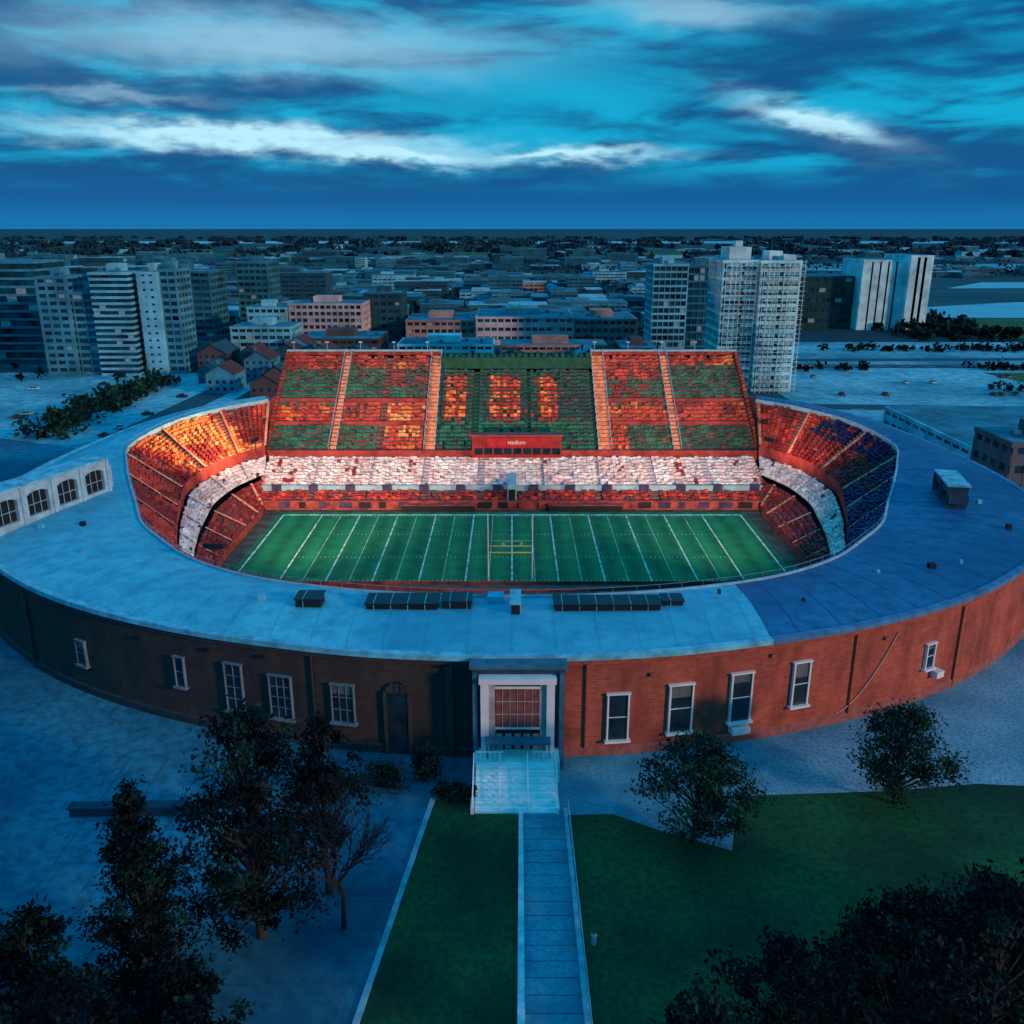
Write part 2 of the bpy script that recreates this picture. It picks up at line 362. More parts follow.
for f0,f1,nr,kind in tiers:
    for r in range(nr):
        fa=f0+(f1-f0)*r/nr; fb=f0+(f1-f0)*(r+1)/nr
        for i in range(NS-1):
            A=prof(i,fa+1e-4);C=prof(i+1,fa+1e-4);D=prof(i,fb);E=prof(i+1,fb)
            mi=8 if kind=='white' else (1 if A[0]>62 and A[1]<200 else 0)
            stands.quad(A,C,(E[0],E[1],C[2]),(D[0],D[1],A[2]),mi)
            stands.quad((D[0],D[1],A[2]),(E[0],E[1],C[2]),(E[0],E[1],E[2]),(D[0],D[1],D[2]),mi)
            if kind=='up' and r==0:
                z0=prof(i,.49)[2];z1=prof(i+1,.49)[2]
                stands.quad((A[0],A[1],z0-.5),(C[0],C[1],z1-.5),(C[0],C[1],C[2]+.6),(A[0],A[1],A[2]+.6),3)
            if kind=='low' and r==0:
                stands.quad((A[0],A[1],0),(C[0],C[1],0),(C[0],C[1],C[2]+.7),(A[0],A[1],A[2]+.7),2)
            if abs(i-mid)<26: continue
            seg=np.linalg.norm((C-A)[:2]); t=(C-A)[:2]/max(seg,1e-6); nn=np.array([t[1],-t[0]])
            ns_=max(1,int(seg/.95))
            aisle = (i%9==0)
            for k in range(ns_):
                if aisle: continue
                q=A+(C-A)*((k+.5)/ns_); qd=D+(E-D)*((k+.5)/ns_); P=np.array([q[0]*.5+qd[0]*.5,q[1]*.5+qd[1]*.5,q[2]])
                x,y=P[0],P[1]; u=random.random()
                if random.random()<.06: continue
                if kind=='white': col='white' if u<.75 else ('pink' if u<.96 else 'grey')
                elif kind=='low': col='dred' if u<.7 else ('red' if u<.9 else 'grey')
                else:
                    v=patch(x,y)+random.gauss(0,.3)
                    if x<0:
                        glow=math.exp(-((y-216)/12)**2)  # warm glow on this corner put into the seat colours
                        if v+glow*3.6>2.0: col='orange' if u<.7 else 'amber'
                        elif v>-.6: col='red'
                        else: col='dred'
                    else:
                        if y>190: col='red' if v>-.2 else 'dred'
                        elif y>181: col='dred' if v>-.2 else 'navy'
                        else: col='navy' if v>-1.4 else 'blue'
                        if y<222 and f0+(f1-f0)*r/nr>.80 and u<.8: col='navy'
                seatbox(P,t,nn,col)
for i in range(0,NS-1):
    if abs(i-mid)<26 or i%9: continue
    for f0,f1,nr,kind in tiers:
        a=prof(i,f0+.01);c=prof(i,f1)
        t,_=outn(i); w=t*.35
        stands.quad((a[0]-w[0],a[1]-w[1],a[2]+.45),(a[0]+w[0],a[1]+w[1],a[2]+.45),(c[0]+w[0],c[1]+w[1],c[2]+.45),(c[0]-w[0],c[1]-w[1],c[2]+.45),4 if kind!='white' else 8)
def prow(x0,x1,ya,za,yb,zb,nr,colf,step=.95,aisles=(),mi=0):
    for r in range(nr):
        y0=ya+(yb-ya)*r/nr;y1=ya+(yb-ya)*(r+1)/nr; z0=za+(zb-za)*r/nr; z1=za+(zb-za)*(r+1)/nr
        stands.quad((x0,y0,z0),(x1,y0,z0),(x1,y1,z0),(x0,y1,z0),mi)
        stands.quad((x0,y1,z0),(x1,y1,z0),(x1,y1,z1),(x0,y1,z1),mi)
        x=x0+.5
        while x<x1-.3:
            if not any(abs(x-a)<.7 for a in aisles):
                c=colf(x,(r+.5)/nr)
                if c and random.random()>.05: seatbox((x,(y0+y1)/2,z0),(1,0),(0,1),c,w=.92)
            x+=step
def pick(*w):
    u=random.random(); s=0
    for c,p in w:
        s+=p
        if u<s: return c
    return w[-1][0]
ai=[-50,-36,-22,-8,8,22,36,50]
prow(-63,63,208.5,1.5,213.5,3.2,4,lambda x,r:pick(('dred',.6),('red',.3),('grey',.1)),aisles=ai)
def wcol(x,r):
    v=math.sin(x*.37+r*2)+math.sin(x*.9-r*4)*.6+random.gauss(0,.35)
    if v<-1.3: return pick(('pink',.6),('dred',.4))
    if v<-.5: return pick(('pink',.8),('white',.2))
    return pick(('white',.8),('pink',.2))
prow(-64,64,214,3.6,228,8.3,10,wcol,aisles=ai,mi=8)
stands.box(-64,64,207.9,208.5,0,2.3,2); stands.box(-64,64,213.5,214,3.0,4.6,5); stands.box(-65,65,228.3,229.2,7.5,10.0,3)
for k in range(26):
    x=-62+k*4.9; stands.box(x,x+random.uniform(1.5,3.6),207.6,207.89,.5,2.0,random.choice((1,6,3,6)))
for k in range(14):
    x=-60+k*9.2; 
    if abs(x)>3: stands.box(x,x+2.2,212.6,213.49,3.1,4.9,1)
for s in(-1,1): 
    stands.box(18*s-9,18*s+9,206.3,207.3,.1,1.6,6); stands.box(18*s-9.2,18*s+9.2,206.0,207.4,1.6,1.8,3)
stands.box(-1.1,1.1,208.6,220,1,6.1,5); stands.box(-.8,.8,208.5,208.59,1,5,6)
def hcell(x,r,s=1.):
    return (math.sin(math.floor(x/2.8)*12.9898+math.floor(r*13)*78.233+s)*43758.5453)%1
def upcol(x,r):
    r+=random.gauss(0,.010); xx=x+random.gauss(0,.12); h=hcell(xx,r)
    hot=('orange','amber','orange','red')[int(h*4)]
    warm_='red' if h<.45 else ('dred' if h<.8 else 'orange')
    gr='green' if h<.75 else 'dgreen'
    if random.random()<.06: return pick(('grey',.4),('dred',.6))
    if xx<-49:
        if r>.84: return pick(('red',.5),('dred',.5))
        if r>.48: return gr
        if r>.29: return hot if h>.5 else warm_
        return 'green' if h<.5 else 'dgreen'
    if xx<-35.5:
        if r>.87: return warm_
        if r>.50: return gr
        if r>.30: return hot if h>.5 else warm_
        return gr
    if xx<-23:
        if r>.86: return warm_
        if r>.66: return 'dred' if h<.6 else 'dgreen'
        if r>.50: return gr
        return hot if h>.3 else warm_
    if xx<23.5:
        if r>.93: return pick(('dgreen',.8),('teal',.2))
        for a,c in((-19,-12.5),(-6.5,2.2),(7.5,13)):
            if a<xx<c and r>.36:
                if int(r*22)%4==0 or abs((xx-a)%3.2)<.7: return 'dred'
                return pick(('orange',.45),('red',.55))
        if r<.38: return 'green' if h<.85 else 'dgreen'
        return 'teal' if h<.6 else 'dgreen'
    if xx<42.5:
        if r>.74: return warm_ if h<.8 else 'red'
        if r>.48: return gr if h<.75 else 'dred'
        if r>.29: return hot if h>.55 else warm_
        return gr if xx>31 else warm_
    if r>.88: return warm_
    if r>.52: return 'dgreen' if h<.4 else 'green'
    if r>.30: return warm_ if h<.7 else hot
    return 'dgreen' if h<.6 else 'green'
prow(-65,-23.5,229.5,9,262,30.5,26,upcol,aisles=(-47.8,-35.4))
prow(-20.5,23,229.5,9,257.5,27.2,22,upcol,aisles=(-10.2,4.9),mi=7)
prow(26.5,65,229.5,9,262,30.5,26,upcol,aisles=(44,))
for xc,w in((-47.8,1.7),(-22,2.6),(24.8,3.2),(44,1.8)):
    nr=26
    for r in range(nr):
        y0=229.5+32.5*r/nr; z0=9+21.5*r/nr
        stands.box(xc-w/2,xc+w/2,y0,y0+1.25,z0-.6,z0+.75,4)
    for s in(-1,1):
        x=xc+s*(w/2+.15)
        stands.tube((x,229.5,11),(x,262,32.3),.11,.11,5,4)
        for r in range(0,27,2): stands.tube((x,229.5+32.5*r/26,9+21.5*r/26),(x,229.5+32.5*r/26,11+21.5*r/26),.07,.07,5,4)
for (x0,x1) in((-64.8,-49),(-46.6,-23.6),(26.8,42.9),(45.2,64.8)):
    for rr_ in(.27,.50):
        r=int(rr_*26); y=229.5+32.5*r/26; z=9+21.5*r/26
        stands.box(x0,x1,y+.1,y+.3,z,z+.95,3)
stands.box(-66,-20.5,262,263.5,0,31.6,2); stands.box(-66,-20.5,261.9,263.6,31.6,32.0,5)
stands.box(23,66,262,263.5,0,31.6,2); stands.box(23,66,261.9,263.6,31.6,32.0,5)
stands.box(-20.5,23,257.5,263.5,0,30.4,7)
for k in range(24): stands.box(-20+k*1.8,-19+k*1.8,258,263,30.4,30.4+random.uniform(.3,1.1),7)
for x in(-66,65):
    for r in range(26):
        y0=229.5+32.5*r/26; z=9+21.5*(r+1)/26
        stands.box(x,x+1,y0,y0+1.25,0,z+.9,2)
for s in(-1,1):
    stands.box(*(sorted((s*66.2,s*70))),238,246,0,21.2,2)
for k in range(14):
    x=-64+k*9.8
    if -21<x<24: continue
    stands.tube((x,262.5,32),(x,262.5,34.2),.08,.05,5,5); stands.box(x-.5,x+.5,262.3,262.7,34.0,34.4,5)
M_fas=mat('fascia_red',(.34,.05,.045),scale=.3,var=.4)
stands.build('seating_terraces',[M_conc,M_concR,mat('terrace_wall_red',(.26,.05,.045),scale=.4,var=.5),M_fas,M_stair,M_offwhite,M_dark,mat('roof_green_dark',(.008,.08,.055)),mat('terrace_pale',(.60,.50,.51),scale=.6)],stadium)
seats.build('seats',SEATM,stadium)
b=MB()
b.box(-10.5,13,226.8,229.5,8.4,14.2,0); b.box(-10.9,13.4,226.4,229.9,14.2,14.6,1)
for k in range(9): b.box(-9.8+k*2.55,-7.7+k*2.55,226.7,226.8,9.3,11.0,2)
b.box(-6.5,9,226.55,226.79,11.4,13.8,3)
b.build('press_box',[mat('press_red',(.30,.025,.03)),mat('press_trim',(.22,.08,.08)),M_glass,mat('sign_red',(.42,.02,.03))],stadium)
cu=bpy.data.curves.new('sign_text','FONT'); cu.body='stadium'; cu.size=1.5; cu.extrude=.05; cu.align_x='CENTER'
o=bpy.data.objects.new('sign_lettering',cu); S.collection.objects.link(o); o.parent=stadium; o.location=(1.2,226.45,12.15); o.rotation_euler=(math.pi/2,0,0); cu.materials.append(M_white)

def floodlight(x,y,z,target,power,cone,col=(1,.60,.38)):
    b=MB(); b.tube((0,0,-3),(0,0,0),.14,.1,0,8)
    b.box(-1.6,1.6,-.12,.12,-.1,.1,0)
    d=(Vector(target)-Vector((x,y,z))); yaw=math.atan2(-d.x,d.y)
    for k in range(4):
        cx=-1.3+k*.86; b.box(cx-.34,cx+.34,-.25,.25,.12,.7,0); b.box(cx-.28,cx+.28,.251,.28,.17,.65,1)
    mm,nt,bs=nt_mat('lamp_lens'); bs.inputs['Base Color'].default_value=(.8,.7,.55,1); bs.inputs['Emission Color'].default_value=(*col,1); bs.inputs['Emission Strength'].default_value=3
    o=b.build('floodlight',[M_dark,mm]); o.location=(x,y,z+3); o.rotation_euler=(0,0,yaw)
    ld=bpy.data.lights.new('lamp','SPOT'); ld.energy=power; ld.color=col; ld.spot_size=math.radians(cone); ld.spot_blend=.9; ld.shadow_soft_size=.5
    lo=bpy.data.objects.new('lamp',ld); S.collection.objects.link(lo); lo.parent=o; lo.location=(0,.6,.4)
    dl=Matrix.Rotation(-yaw,3,'Z')@(Vector(target)-Vector((x,y,z+3.4)))
    lo.rotation_euler=dl.to_track_quat('-Z','Y').to_euler()
floodlight(-48,134,14,(-38,244,18),360000,62)
floodlight(48,134,14,(38,244,18),300000,62)
floodlight(-62,209,14,(-82,214,16),34000,110,(1,.50,.24))
floodlight(62,209,14,(80,218,15),9000,100,(1,.45,.25))

# ------------------------------------------------------------ field
m,nt,bs=nt_mat('turf'); N=nt.nodes;L=nt.links
tc=N.new('ShaderNodeTexCoord'); w=N.new('ShaderNodeTexWave'); w.wave_profile='SIN'
w.inputs['Distortion'].default_value=.3
w.inputs['Scale'].default_value=.157/5*2
L.new(tc.outputs['Object'],w.inputs['Vector'])
n=N.new('ShaderNodeTexNoise'); n.inputs['Scale'].default_value=.3; n.inputs['Detail'].default_value=7; n.inputs['Roughness'].default_value=.65; L.new(tc.outputs['Object'],n.inputs['Vector'])
r=N.new('ShaderNodeValToRGB'); r.color_ramp.elements[0].color=(.007,.12,.06,1); r.color_ramp.elements[1].color=(.018,.26,.11,1)
r.color_ramp.elements[0].position=.3; r.color_ramp.elements[1].position=.7
ad=N.new('ShaderNodeMath'); ad.operation='MULTIPLY_ADD'; L.new(w.outputs['Fac'],ad.inputs[0]); ad.inputs[1].default_value=.22
ml=N.new('ShaderNodeMath'); ml.operation='MULTIPLY'; ml.inputs[1].default_value=.78; L.new(n.outputs['Fac'],ml.inputs[0]); L.new(ml.outputs[0],ad.inputs[2])
L.new(ad.outputs[0],r.inputs['Fac']); L.new(r.outputs['Color'],bs.inputs['Base Color']); bs.inputs['Roughness'].default_value=.9; bs.inputs['Specular IOR Level'].default_value=.1
M_turf=m
field=empty('football_field')
sheet('field_apron',[(-62,140),(62,140),(62,209),(-62,209)],.02,mat('apron',(.06,.07,.06),scale=.3,var=.5),field)
sheet('turf',[(-56.5,150),(56.5,150),(56.5,206),(-56.5,206)],.04,M_turf,field)
b=MB()
def ln(x0,x1,y0,y1): b.quad((x0,y0,.06),(x1,y0,.06),(x1,y1,.06),(x0,y1,.06),0)
ln(-55.3,-54.9,159.4,204);ln(54.9,55.3,159.4,204); ln(-54.9,54.9,159.4,159.9); ln(-54.9,54.9,203.3,204.1)
for k in range(-5,6): ln(k*9.15-.16,k*9.15+.16,159.9,203.3)
for k in range(-5,5): ln((k+.5)*9.15-.06,(k+.5)*9.15+.06,159.9,203.3)
for k in range(-50,51):
    x=k*.915
    if k%5==0: continue
    for y in(161.5,174.5,189,202.2): ln(x-.05,x+.05,y,y+.7)
b.build('field_lines',[mat('line_white',(.45,.66,.60),scale=.6,var=.55)],field)
b=MB()
b.quad((-4.2,181.2,.07),(4.4,181.2,.07),(4.4,181.6,.07),(-4.2,181.6,.07),0)
b.quad((-4.2,185.0,.07),(4.4,185.0,.07),(4.4,185.3,.07),(-4.2,185.3,.07),0)
for a in range(24):
    t0=a/24*2*math.pi;t1=(a+1)/24*2*math.pi
    P=lambda t,r:(0.1+math.cos(t)*r*1.3,183.2+math.sin(t)*r,.075)
    b.quad(P(t0,1.5),P(t0,1.75),P(t1,1.75),P(t1,1.5),0)
b.build('midfield_logo',[mat('logo_yellow',(.7,.55,.2))],field)
b=MB()
for x in(-4.6,3.9):
    b.tube((x,160,0.05),(x,160,14.5),.13,.10,0,8); b.tube((x,160,0),(x,160,1.6),.28,.28,2,8)
b.tube((-4.6,160,6.6),(3.9,160,6.6),.14,.14,1,8); b.tube((-4.6,160,8),(3.9,160,8),.06,.06,1,6)
b.build('goal_post',[M_white,M_yellow,M_offwhite])

# ------------------------------------------------------------ ground
sheet('ground',[(-60000,-3000),(60000,-3000),(60000,70000),(-60000,70000)],-.02,M_ground)
sheet('plaza_pavement',[(-200,20),(-18.5,20),(-9.6,91.7),(-5,91.7),(-5,103),(-40,140),(-110,260),(-200,300)],.004,M_pave)
sheet('road',[(-200,20),(-40,20),(-33,58),(-40,66),(-66,74),(-130,84),(-200,88)],.010,M_lotd)  # dark sheet added to put the corner falloff into the ground colour
sheet('entrance_pavement',[(-5,88.5),(12,89),(17,86),(24.5,82.5),(27.5,92.5),(34,101),(30,108),(-5,104)],.008,M_walk)
sheet('gravel_yard',[(27.5,92.5),(46,93.5),(58,95),(150,88),(230,200),(120,260),(60,150),(30,108),(34,101)],.004,M_pave2)
sheet('lawn',[(6.4,20),(120,20),(150,88),(58,95),(46,93.5),(27.5,92.5),(24.5,82.5),(17,86),(12,89),(6.2,88.5)],.012,M_grass)
sheet('lawn',[(-18.5,20),(1.0,20),(1.2,88.5),(-4.8,91.7),(-9.6,91.7)],.012,M_grass)
sheet('footpath',[(.9,20),(6.6,20),(6.1,89),(1.3,89)],.02,M_walk)
b=MB()
b.hexa([(.0,20),(.9,20),(1.3,89),(.8,89)],0,.7,0); b.hexa([(6.5,20),(7.2,20),(6.5,89),(6.1,89)],0,.9,1)
b.build('path_parapet',[mat('parapet_white',(.42,.66,.76),scale=.8),mat('parapet_pale',(.22,.44,.56),scale=.8)])
b=MB()
for k in range(35):
    y=22+k*1.95; b.quad((1.0,y,.028),(6.4,y,.028),(6.4,y+.07,.028),(1.0,y+.07,.028))
b.build('path_joints',[M_lotd])
b=MB()
for k in range(20):
    y=50+k*2; x=7.0-.4*(y-20)/69+.0
    b.tube((x,y,.9),(x,y,2.0),.05,.05,0,5)
b.tube((6.85,48,2),(6.6,89,2),.06,.06,0,5); b.tube((6.85,48,1.5),(6.6,89,1.5),.04,.04,0,5)
b.build('handrail',[M_steel])
b=MB()
b.tube((7.9,69,0),(7.9,69,1.1),.25,.25,0,10); b.tube((7.9,69,1.1),(7.9,69,1.35),.32,.2,0,10)
b.build('bollard',[M_offwhite])
b=MB(); b.hexa([(-18.9,20),(-18.3,20),(-9.3,91.8),(-9.9,91.8)],0,.18,0); b.build('kerb',[mat('kerb_stone',(.18,.42,.54))])
b=MB(); b.hexa([(-52,88.4),(-35.5,88.8),(-35.5,89.8),(-52,89.4)],0,1.1,0); b.hexa([(-52.2,88.2),(-35.3,88.6),(-35.3,90),(-52.2,89.6)],1.1,1.3,0)
b.build('low_wall',[M_slate])
b=MB()
for k in range(6):
    y=64+k*5.5; b.quad((-30 if y<76 else -50,y,.014),(-13 if y<84 else -20,y,.014),(-13 if y<84 else -20,y+.15,.014),(-30 if y<76 else -50,y+.15,.014))
for k in range(7):
    x=-50+k*5; b.quad((x,76,.016),(x+.15,76,.016),(x+.15,101,.016),(x,101,.016))
b.build('paving_bands',[mat('band',(.015,.12,.20))])

# ------------------------------------------------------------ trees
def leaves(b,C,R,n,size,mi):
    P=rng.normal(0,.45,(n,3))*np.array(R)+np.array(C)
    A=rng.normal(0,1,(n,3)); A/=np.linalg.norm(A,axis=1)[:,None]; Cc=np.cross(A,rng.normal(0,1,(n,3))); Cc/=np.maximum(1e-6,np.linalg.norm(Cc,axis=1))[:,None]
    s=size*rng.uniform(.6,1.4,n)[:,None]; A=A*s; Cc=Cc*s*.6
    for p,a,c in zip(P,A,Cc): b.quad(p-a,p-c*.9,p+a,p+c,mi)
def tree(name,x,y,h,cr,base=.3,clumps=60,per=80,size=.32,mats=None,conif=False,lean=0):
    b=MB(); tr=h*.018+.08
    pts=[Vector((x+lean*f*h+random.uniform(-.2,.2)*f,y+random.uniform(-.2,.2)*f,h*f*.93)) for f in(0,.2,.4,.6,.8,1)]
    for k in range(5): b.tube(pts[k],pts[k+1],tr*(1-k/5.5),tr*(1-(k+1)/5.5),0,8)
    for k in range(clumps):
        f=base+(1-base)*((k+random.random())/clumps)
        if conif: rad=cr*(1-(f-base)/(1-base))**.85*random.uniform(.2,1.05)+.15
        else: 
            g=(f-base)/(1-base); rad=cr*math.sqrt(max(.03,1-(2*g-.85)**2*.8))*random.uniform(.25,1.12)
        a=random.uniform(0,2*math.pi)
        C=Vector((x+lean*f*h+rad*math.cos(a),y+rad*math.sin(a),h*f+random.uniform(-.03,.03)*h))
        fi=max(.12,f-.15-rad/h*.4); st=Vector((x+lean*fi*h,y,h*fi*.93))
        mdp=(st+C)/2+Vector((0,0,-.3 if conif else .3)); b.tube(st,mdp,tr*.35,tr*.2,0,4); b.tube(mdp,C,tr*.2,tr*.07,0,4)
        rr=cr*random.uniform(.13,.32)*(1-.5*f if conif else 1)
        leaves(b,C,(rr*1.25,rr*1.25,rr*(.45 if conif else .75)),int(per*random.uniform(.5,1.4)),size,random.choice((1,1,2,1) if not conif else (1,1,1,2)))
    return b.build(name,[M_trunk]+(mats or [M_leafA,M_leafB]))
dk=[M_leafC,M_leafA]
tree('conifer_tree',-32,63,21.5,6.4,.06,170,70,.22,dk,conif=True)
tree('leafy_tree',-24.5,70,24.5,6.0,.12,110,110,.25,dk)
tree('leafy_tree',-19,76,20,4.0,.3,42,80,.25,dk)
tree('leafy_tree',20.5,84,12.5,5.8,.25,85,115,.22,[M_leafA,M_leafB])
tree('leafy_tree',46,91,12.5,5.4,.2,80,115,.21,[M_leafA,M_leafB])
for (x,y,h,c) in((22,53,14,6),(30,54,16,6),(38,55,17,6.5),(46,58,15,6),(14.5,50,12,4.5),(34,62,11,5),(43,64,11,5),(53,62,14,6)):
    tree('leafy_tree',x,y,h,c,.12,60,85,.28,dk)
for (x,y,h,c) in((-42,52,17,6),(-33,50,14,5),(-50,58,16,6),(-24,52,10,4),(-41,60,11,4),(-29,58,8,3.5)):
    tree('leafy_tree',x,y,h,c,.12,55,85,.28,dk)
def bush(name,x,y,w,d,h,n=14):
    b=MB()
    for k in range(n):
        C=(x+random.uniform(-w,w)/2,y+random.uniform(-d,d)/2,h*random.uniform(.25,.8))
        b.tube((x,y,0),C,.06,.03,0,4); leaves(b,C,(w*.2+.4,d*.2+.4,h*.3),90,.22,random.choice((1,2)))
    return b.build(name,[M_trunk]+dk)
bush('shrub',-17,94.5,6,3,3); bush('shrub',-10.5,96,3,2.5,4.5); bush('shrub',-7,92,4,2,2); bush('shrub',-23,93,4,2.5,3); bush('shrub',-33,92,5,3,2.5)
b=MB()
def grow(p,d,l,r,dep):
    q=p+d*l; b.tube(p,q,r,r*.72,0,5 if dep>3 else 3)
    if dep==0: return
    for _ in range(3 if dep>2 else 2):
        a=Vector((random.gauss(0,1),random.gauss(0,1),random.gauss(0,.5))).normalized()
        grow(q,(d+a*.65+Vector((0,0,.12))).normalized(),l*random.uniform(.72,.9),r*.68,dep-1)
grow(Vector((-16.6,71,0)),Vector((.05,0,1)).normalized(),3.8,.30,7)
b.build('bare_tree',[mat('bark_grey',(.012,.02,.028))])

# ------------------------------------------------------------ vegetation masses
def mass(name,rects,den,h,size,mats):
    b=MB()
    for (x0,x1,y0,y1) in rects:
        n=int(abs(x1-x0)*abs(y1-y0)*den)
        for _ in range(n):
            cx=random.uniform(x0,x1);cy=random.uniform(y0,y1);hh=h*random.uniform(.4,1.2)
            leaves(b,(cx,cy,hh*.55),(hh*.6,hh*.6,hh*.5),26,size,random.choice((0,0,1)))
    return b.build(name,mats)
mass('hedge_row',[(-163,-147,283,398)],.06,6,1.1,[M_leafA,M_leafB])
mass('hedge_row',[(128,175,428,438),(225,290,430,440),(205,260,372,380)],.05,3.6,.9,[M_leafC,M_leafA])
mass('hedge_row',[(175,330,498,512),(118,160,300,306),(240,420,545,552)],.035,4.,1.,[M_leafC,M_leafA])
mass('riverside_woods',[(245,320,560,680),(420,560,600,650)],.008,7,2.4,[M_leafA,M_leafC])
def far_mass(name,n,ymin,ymax,h,size):
    b=MB()
    for _ in range(n):
        cy=random.uniform(ymin**.5,ymax**.5)**2; cx=random.uniform(-.66,.66)*cy
        if 545<cy<1280 and cx>180: continue
        w=random.uniform(15,60)
        P=rng.normal(0,.4,(26,3))*np.array([w,w*.25,h*.35])+np.array([cx,cy,h*.5])
        for p in P:
            a=rng.normal(0,1,3);a/=np.linalg.norm(a); c=np.cross(a,rng.normal(0,1,3));c/=max(1e-6,np.linalg.norm(c)); s=size*rng.uniform(.6,1.4)
            b.quad(p-a*s,p-c*s*.6,p+a*s,p+c*s*.6,0 if rng.random()<.7 else 1)
    return b.build(name,[mat('far_leaf_'+name,(.003,.04,.065),detail=1),mat('far_leaf2_'+name,(.006,.06,.08),detail=1)])  # bluish leaf tints carry the distance haze in the colour
far_mass('distant_trees',600,560,2000,8,3.)
far_mass('distant_woods',600,2000,6500,13,12)

# ------------------------------------------------------------ mid-ground surfaces
sheet('parking_lot',[(-330,150),(-200,150),(-112,262),(-112,425),(-330,425)],.0,M_lot)
sheet('parking_lot',[(112,232),(330,200),(420,420),(430,545),(112,545)],.0,M_lot)
sheet('city_pavement',[(-330,427),(110,427),(110,560),(-330,700)],.0,M_lotd)
sheet('meadow',[(300,556),(620,540),(620,690),(300,690)],.01,M_meadow)
sheet('meadow',[(230,395),(330,380),(350,425),(225,425)],.012,M_meadow)
sheet('river',[(330,700),(900,690),(900,880),(470,850),(350,790)],.01,M_water)
sheet('river',[(500,1050),(1400,1100),(1500,1250),(600,1170)],.01,M_water)
sheet('road',[(-140,195),(-128,195),(-116,425),(-128,425)],.02,M_road)
sheet('road',[(112,335),(460,318),(460,328),(112,346)],.02,M_road)
sheet('road',[(112,462),(460,470),(460,480),(112,472)],.02,M_road)
sheet('road',[(-330,440),(430,440),(430,452),(-330,452)],.024,M_road)
b=MB()
for k in range(60):
    x=-330+k*12.5; b.quad((x,445.8,.04),(x+5,445.8,.04),(x+5,446.2,.04),(x,446.2,.04))
for k in range(28):
    x=118+k*12; b.quad((x,341-x*.045,.04),(x+5,341-(x+5)*.045,.04),(x+5,341.4-(x+5)*.045,.04),(x,341.4-x*.045,.04))
for yy in(392,362,408):
    for k in range(46): x=126+k*3; b.quad((x,yy,.02),(x+.15,yy,.02),(x+.15,yy+5,.02),(x,yy+5,.02))
b.build('road_markings',[M_white])
for (x0,x1,y0,y1,z,mm) in((-1500,-300,1500,1700,.01,M_meadow),(300,1500,1500,1800,.01,M_lot),(-900,600,2300,2700,.012,M_meadow),(900,2500,2600,3100,.01,M_lot),(-2600,-1000,2500,3000,.01,M_lot),(-2500,2500,4200,4900,.01,M_water)):
    sheet('distant_field',[(x0,y0),(x1,y0+random.uniform(-40,40)),(x1*1.05,y1),(x0*1.02,y1-random.uniform(0,60))],z,mm)

# ------------------------------------------------------------ buildings
bm={}
def wm(n,c): 
    if n not in bm: bm[n]=mat('facade_'+n,c,scale=.08,var=.35,detail=5)
    return bm[n]
M_bglass=mat('tower_glass',(.005,.05,.075),rough=.2,scale=.12,var=.9,spec=.6)
M_lit=mat('lit_window_pale',(.26,.38,.42),scale=1)  # pale panels: lit windows put into the base colour, no emission
M_broof=mat('flat_roof',(.02,.19,.28),scale=.1,var=.4)
def building(name,x0,x1,y0,y1,h,fl,bx,wall,band=.45,pier=.8,pent=True,wall2=None,base=0):
    b=MB(); by=max(2,int(bx*(y1-y0)/(x1-x0)))
    b.box(x0,x1,y0,y1,base,h,1)
    fh=(h-base)/fl
    for k in range(fl):
        z=base+k*fh; b.box(x0-.35,x1+.35,y0-.35,y1+.35,z,z+fh*band,0 if wall2 is None or k%2 else 3)
    b.box(x0-.5,x1+.5,y0-.5,y1+.5,h-.2,h+1.0,0); b.box(x0+.3,x1-.3,y0+.3,y1-.3,h+1.0,h+1.05,2)
    if pier>0:
        p2=pier/2
        for k in range(bx+1):
            x=x0+p2+(x1-x0-pier)*k/bx
            for yy in((y0-.42,y0+.1),(y1-.1,y1+.42)): b.box(x-p2,x+p2,*yy,base,h-.25,0)
        for k in range(by+1):
            y=y0+p2+(y1-y0-pier)*k/by
            for xx in((x0-.43,x0+.1),(x1-.1,x1+.43)): b.box(*xx,y-p2,y+p2,base,h-.25,0)
    for _ in range(int(bx*fl*.10)):
        k=random.randrange(fl); i=random.randrange(bx); bw=(x1-x0)/bx
        b.box(x0+i*bw+pier/2+.1,x0+(i+1)*bw-pier/2-.1,y0-.08,y0,base+k*fh+fh*band,base+(k+1)*fh-.1,4)
    if pent:
        w=(x1-x0);d=y1-y0
        b.box(x0+w*.3,x0+w*.65,y0+d*.3,y0+d*.7,h+1.05,h+4.5,0)
        for _ in range(4):
            px=random.uniform(x0+2,x1-3);py=random.uniform(y0+2,y1-3); b.box(px,px+1.8,py,py+1.8,h+1.05,h+2.6,2)
        b.tube((x0+w*.45,y0+d*.5,h+4.5),(x0+w*.45,y0+d*.5,h+10),.12,.05,2,4)
    return b.build(name,[wall,M_bglass,M_broof,wall2 or wall,M_lit])
blu=wm('blue_grey',(.045,.24,.34)); pal=wm('pale',(.15,.48,.60)); dkc=wm('dark',(.012,.07,.10)); wht=wm('white',(.48,.78,.85)); 
warm=wm('warm',(.38,.22,.19)); pnk=wm('pink',(.50,.40,.40)); grn=wm('green_dark',(.005,.05,.05)); brn=wm('brown',(.08,.06,.065)); teal=wm('teal',(.02,.15,.21))
building('office_building',-318,-244,468,500,49,12,14,blu,.28,.0)
building('office_building',-330,-262,415,440,22,6,14,pal,.35,.4)
building('apartment_building',-218,-204,418,440,44,13,3,blu,.5,1.)
building('apartment_building',-203,-193,420,440,37,11,2,blu,.4,.5)
building('apartment_building',-192,-175,416,440,46,17,6,pal,.42,.0)
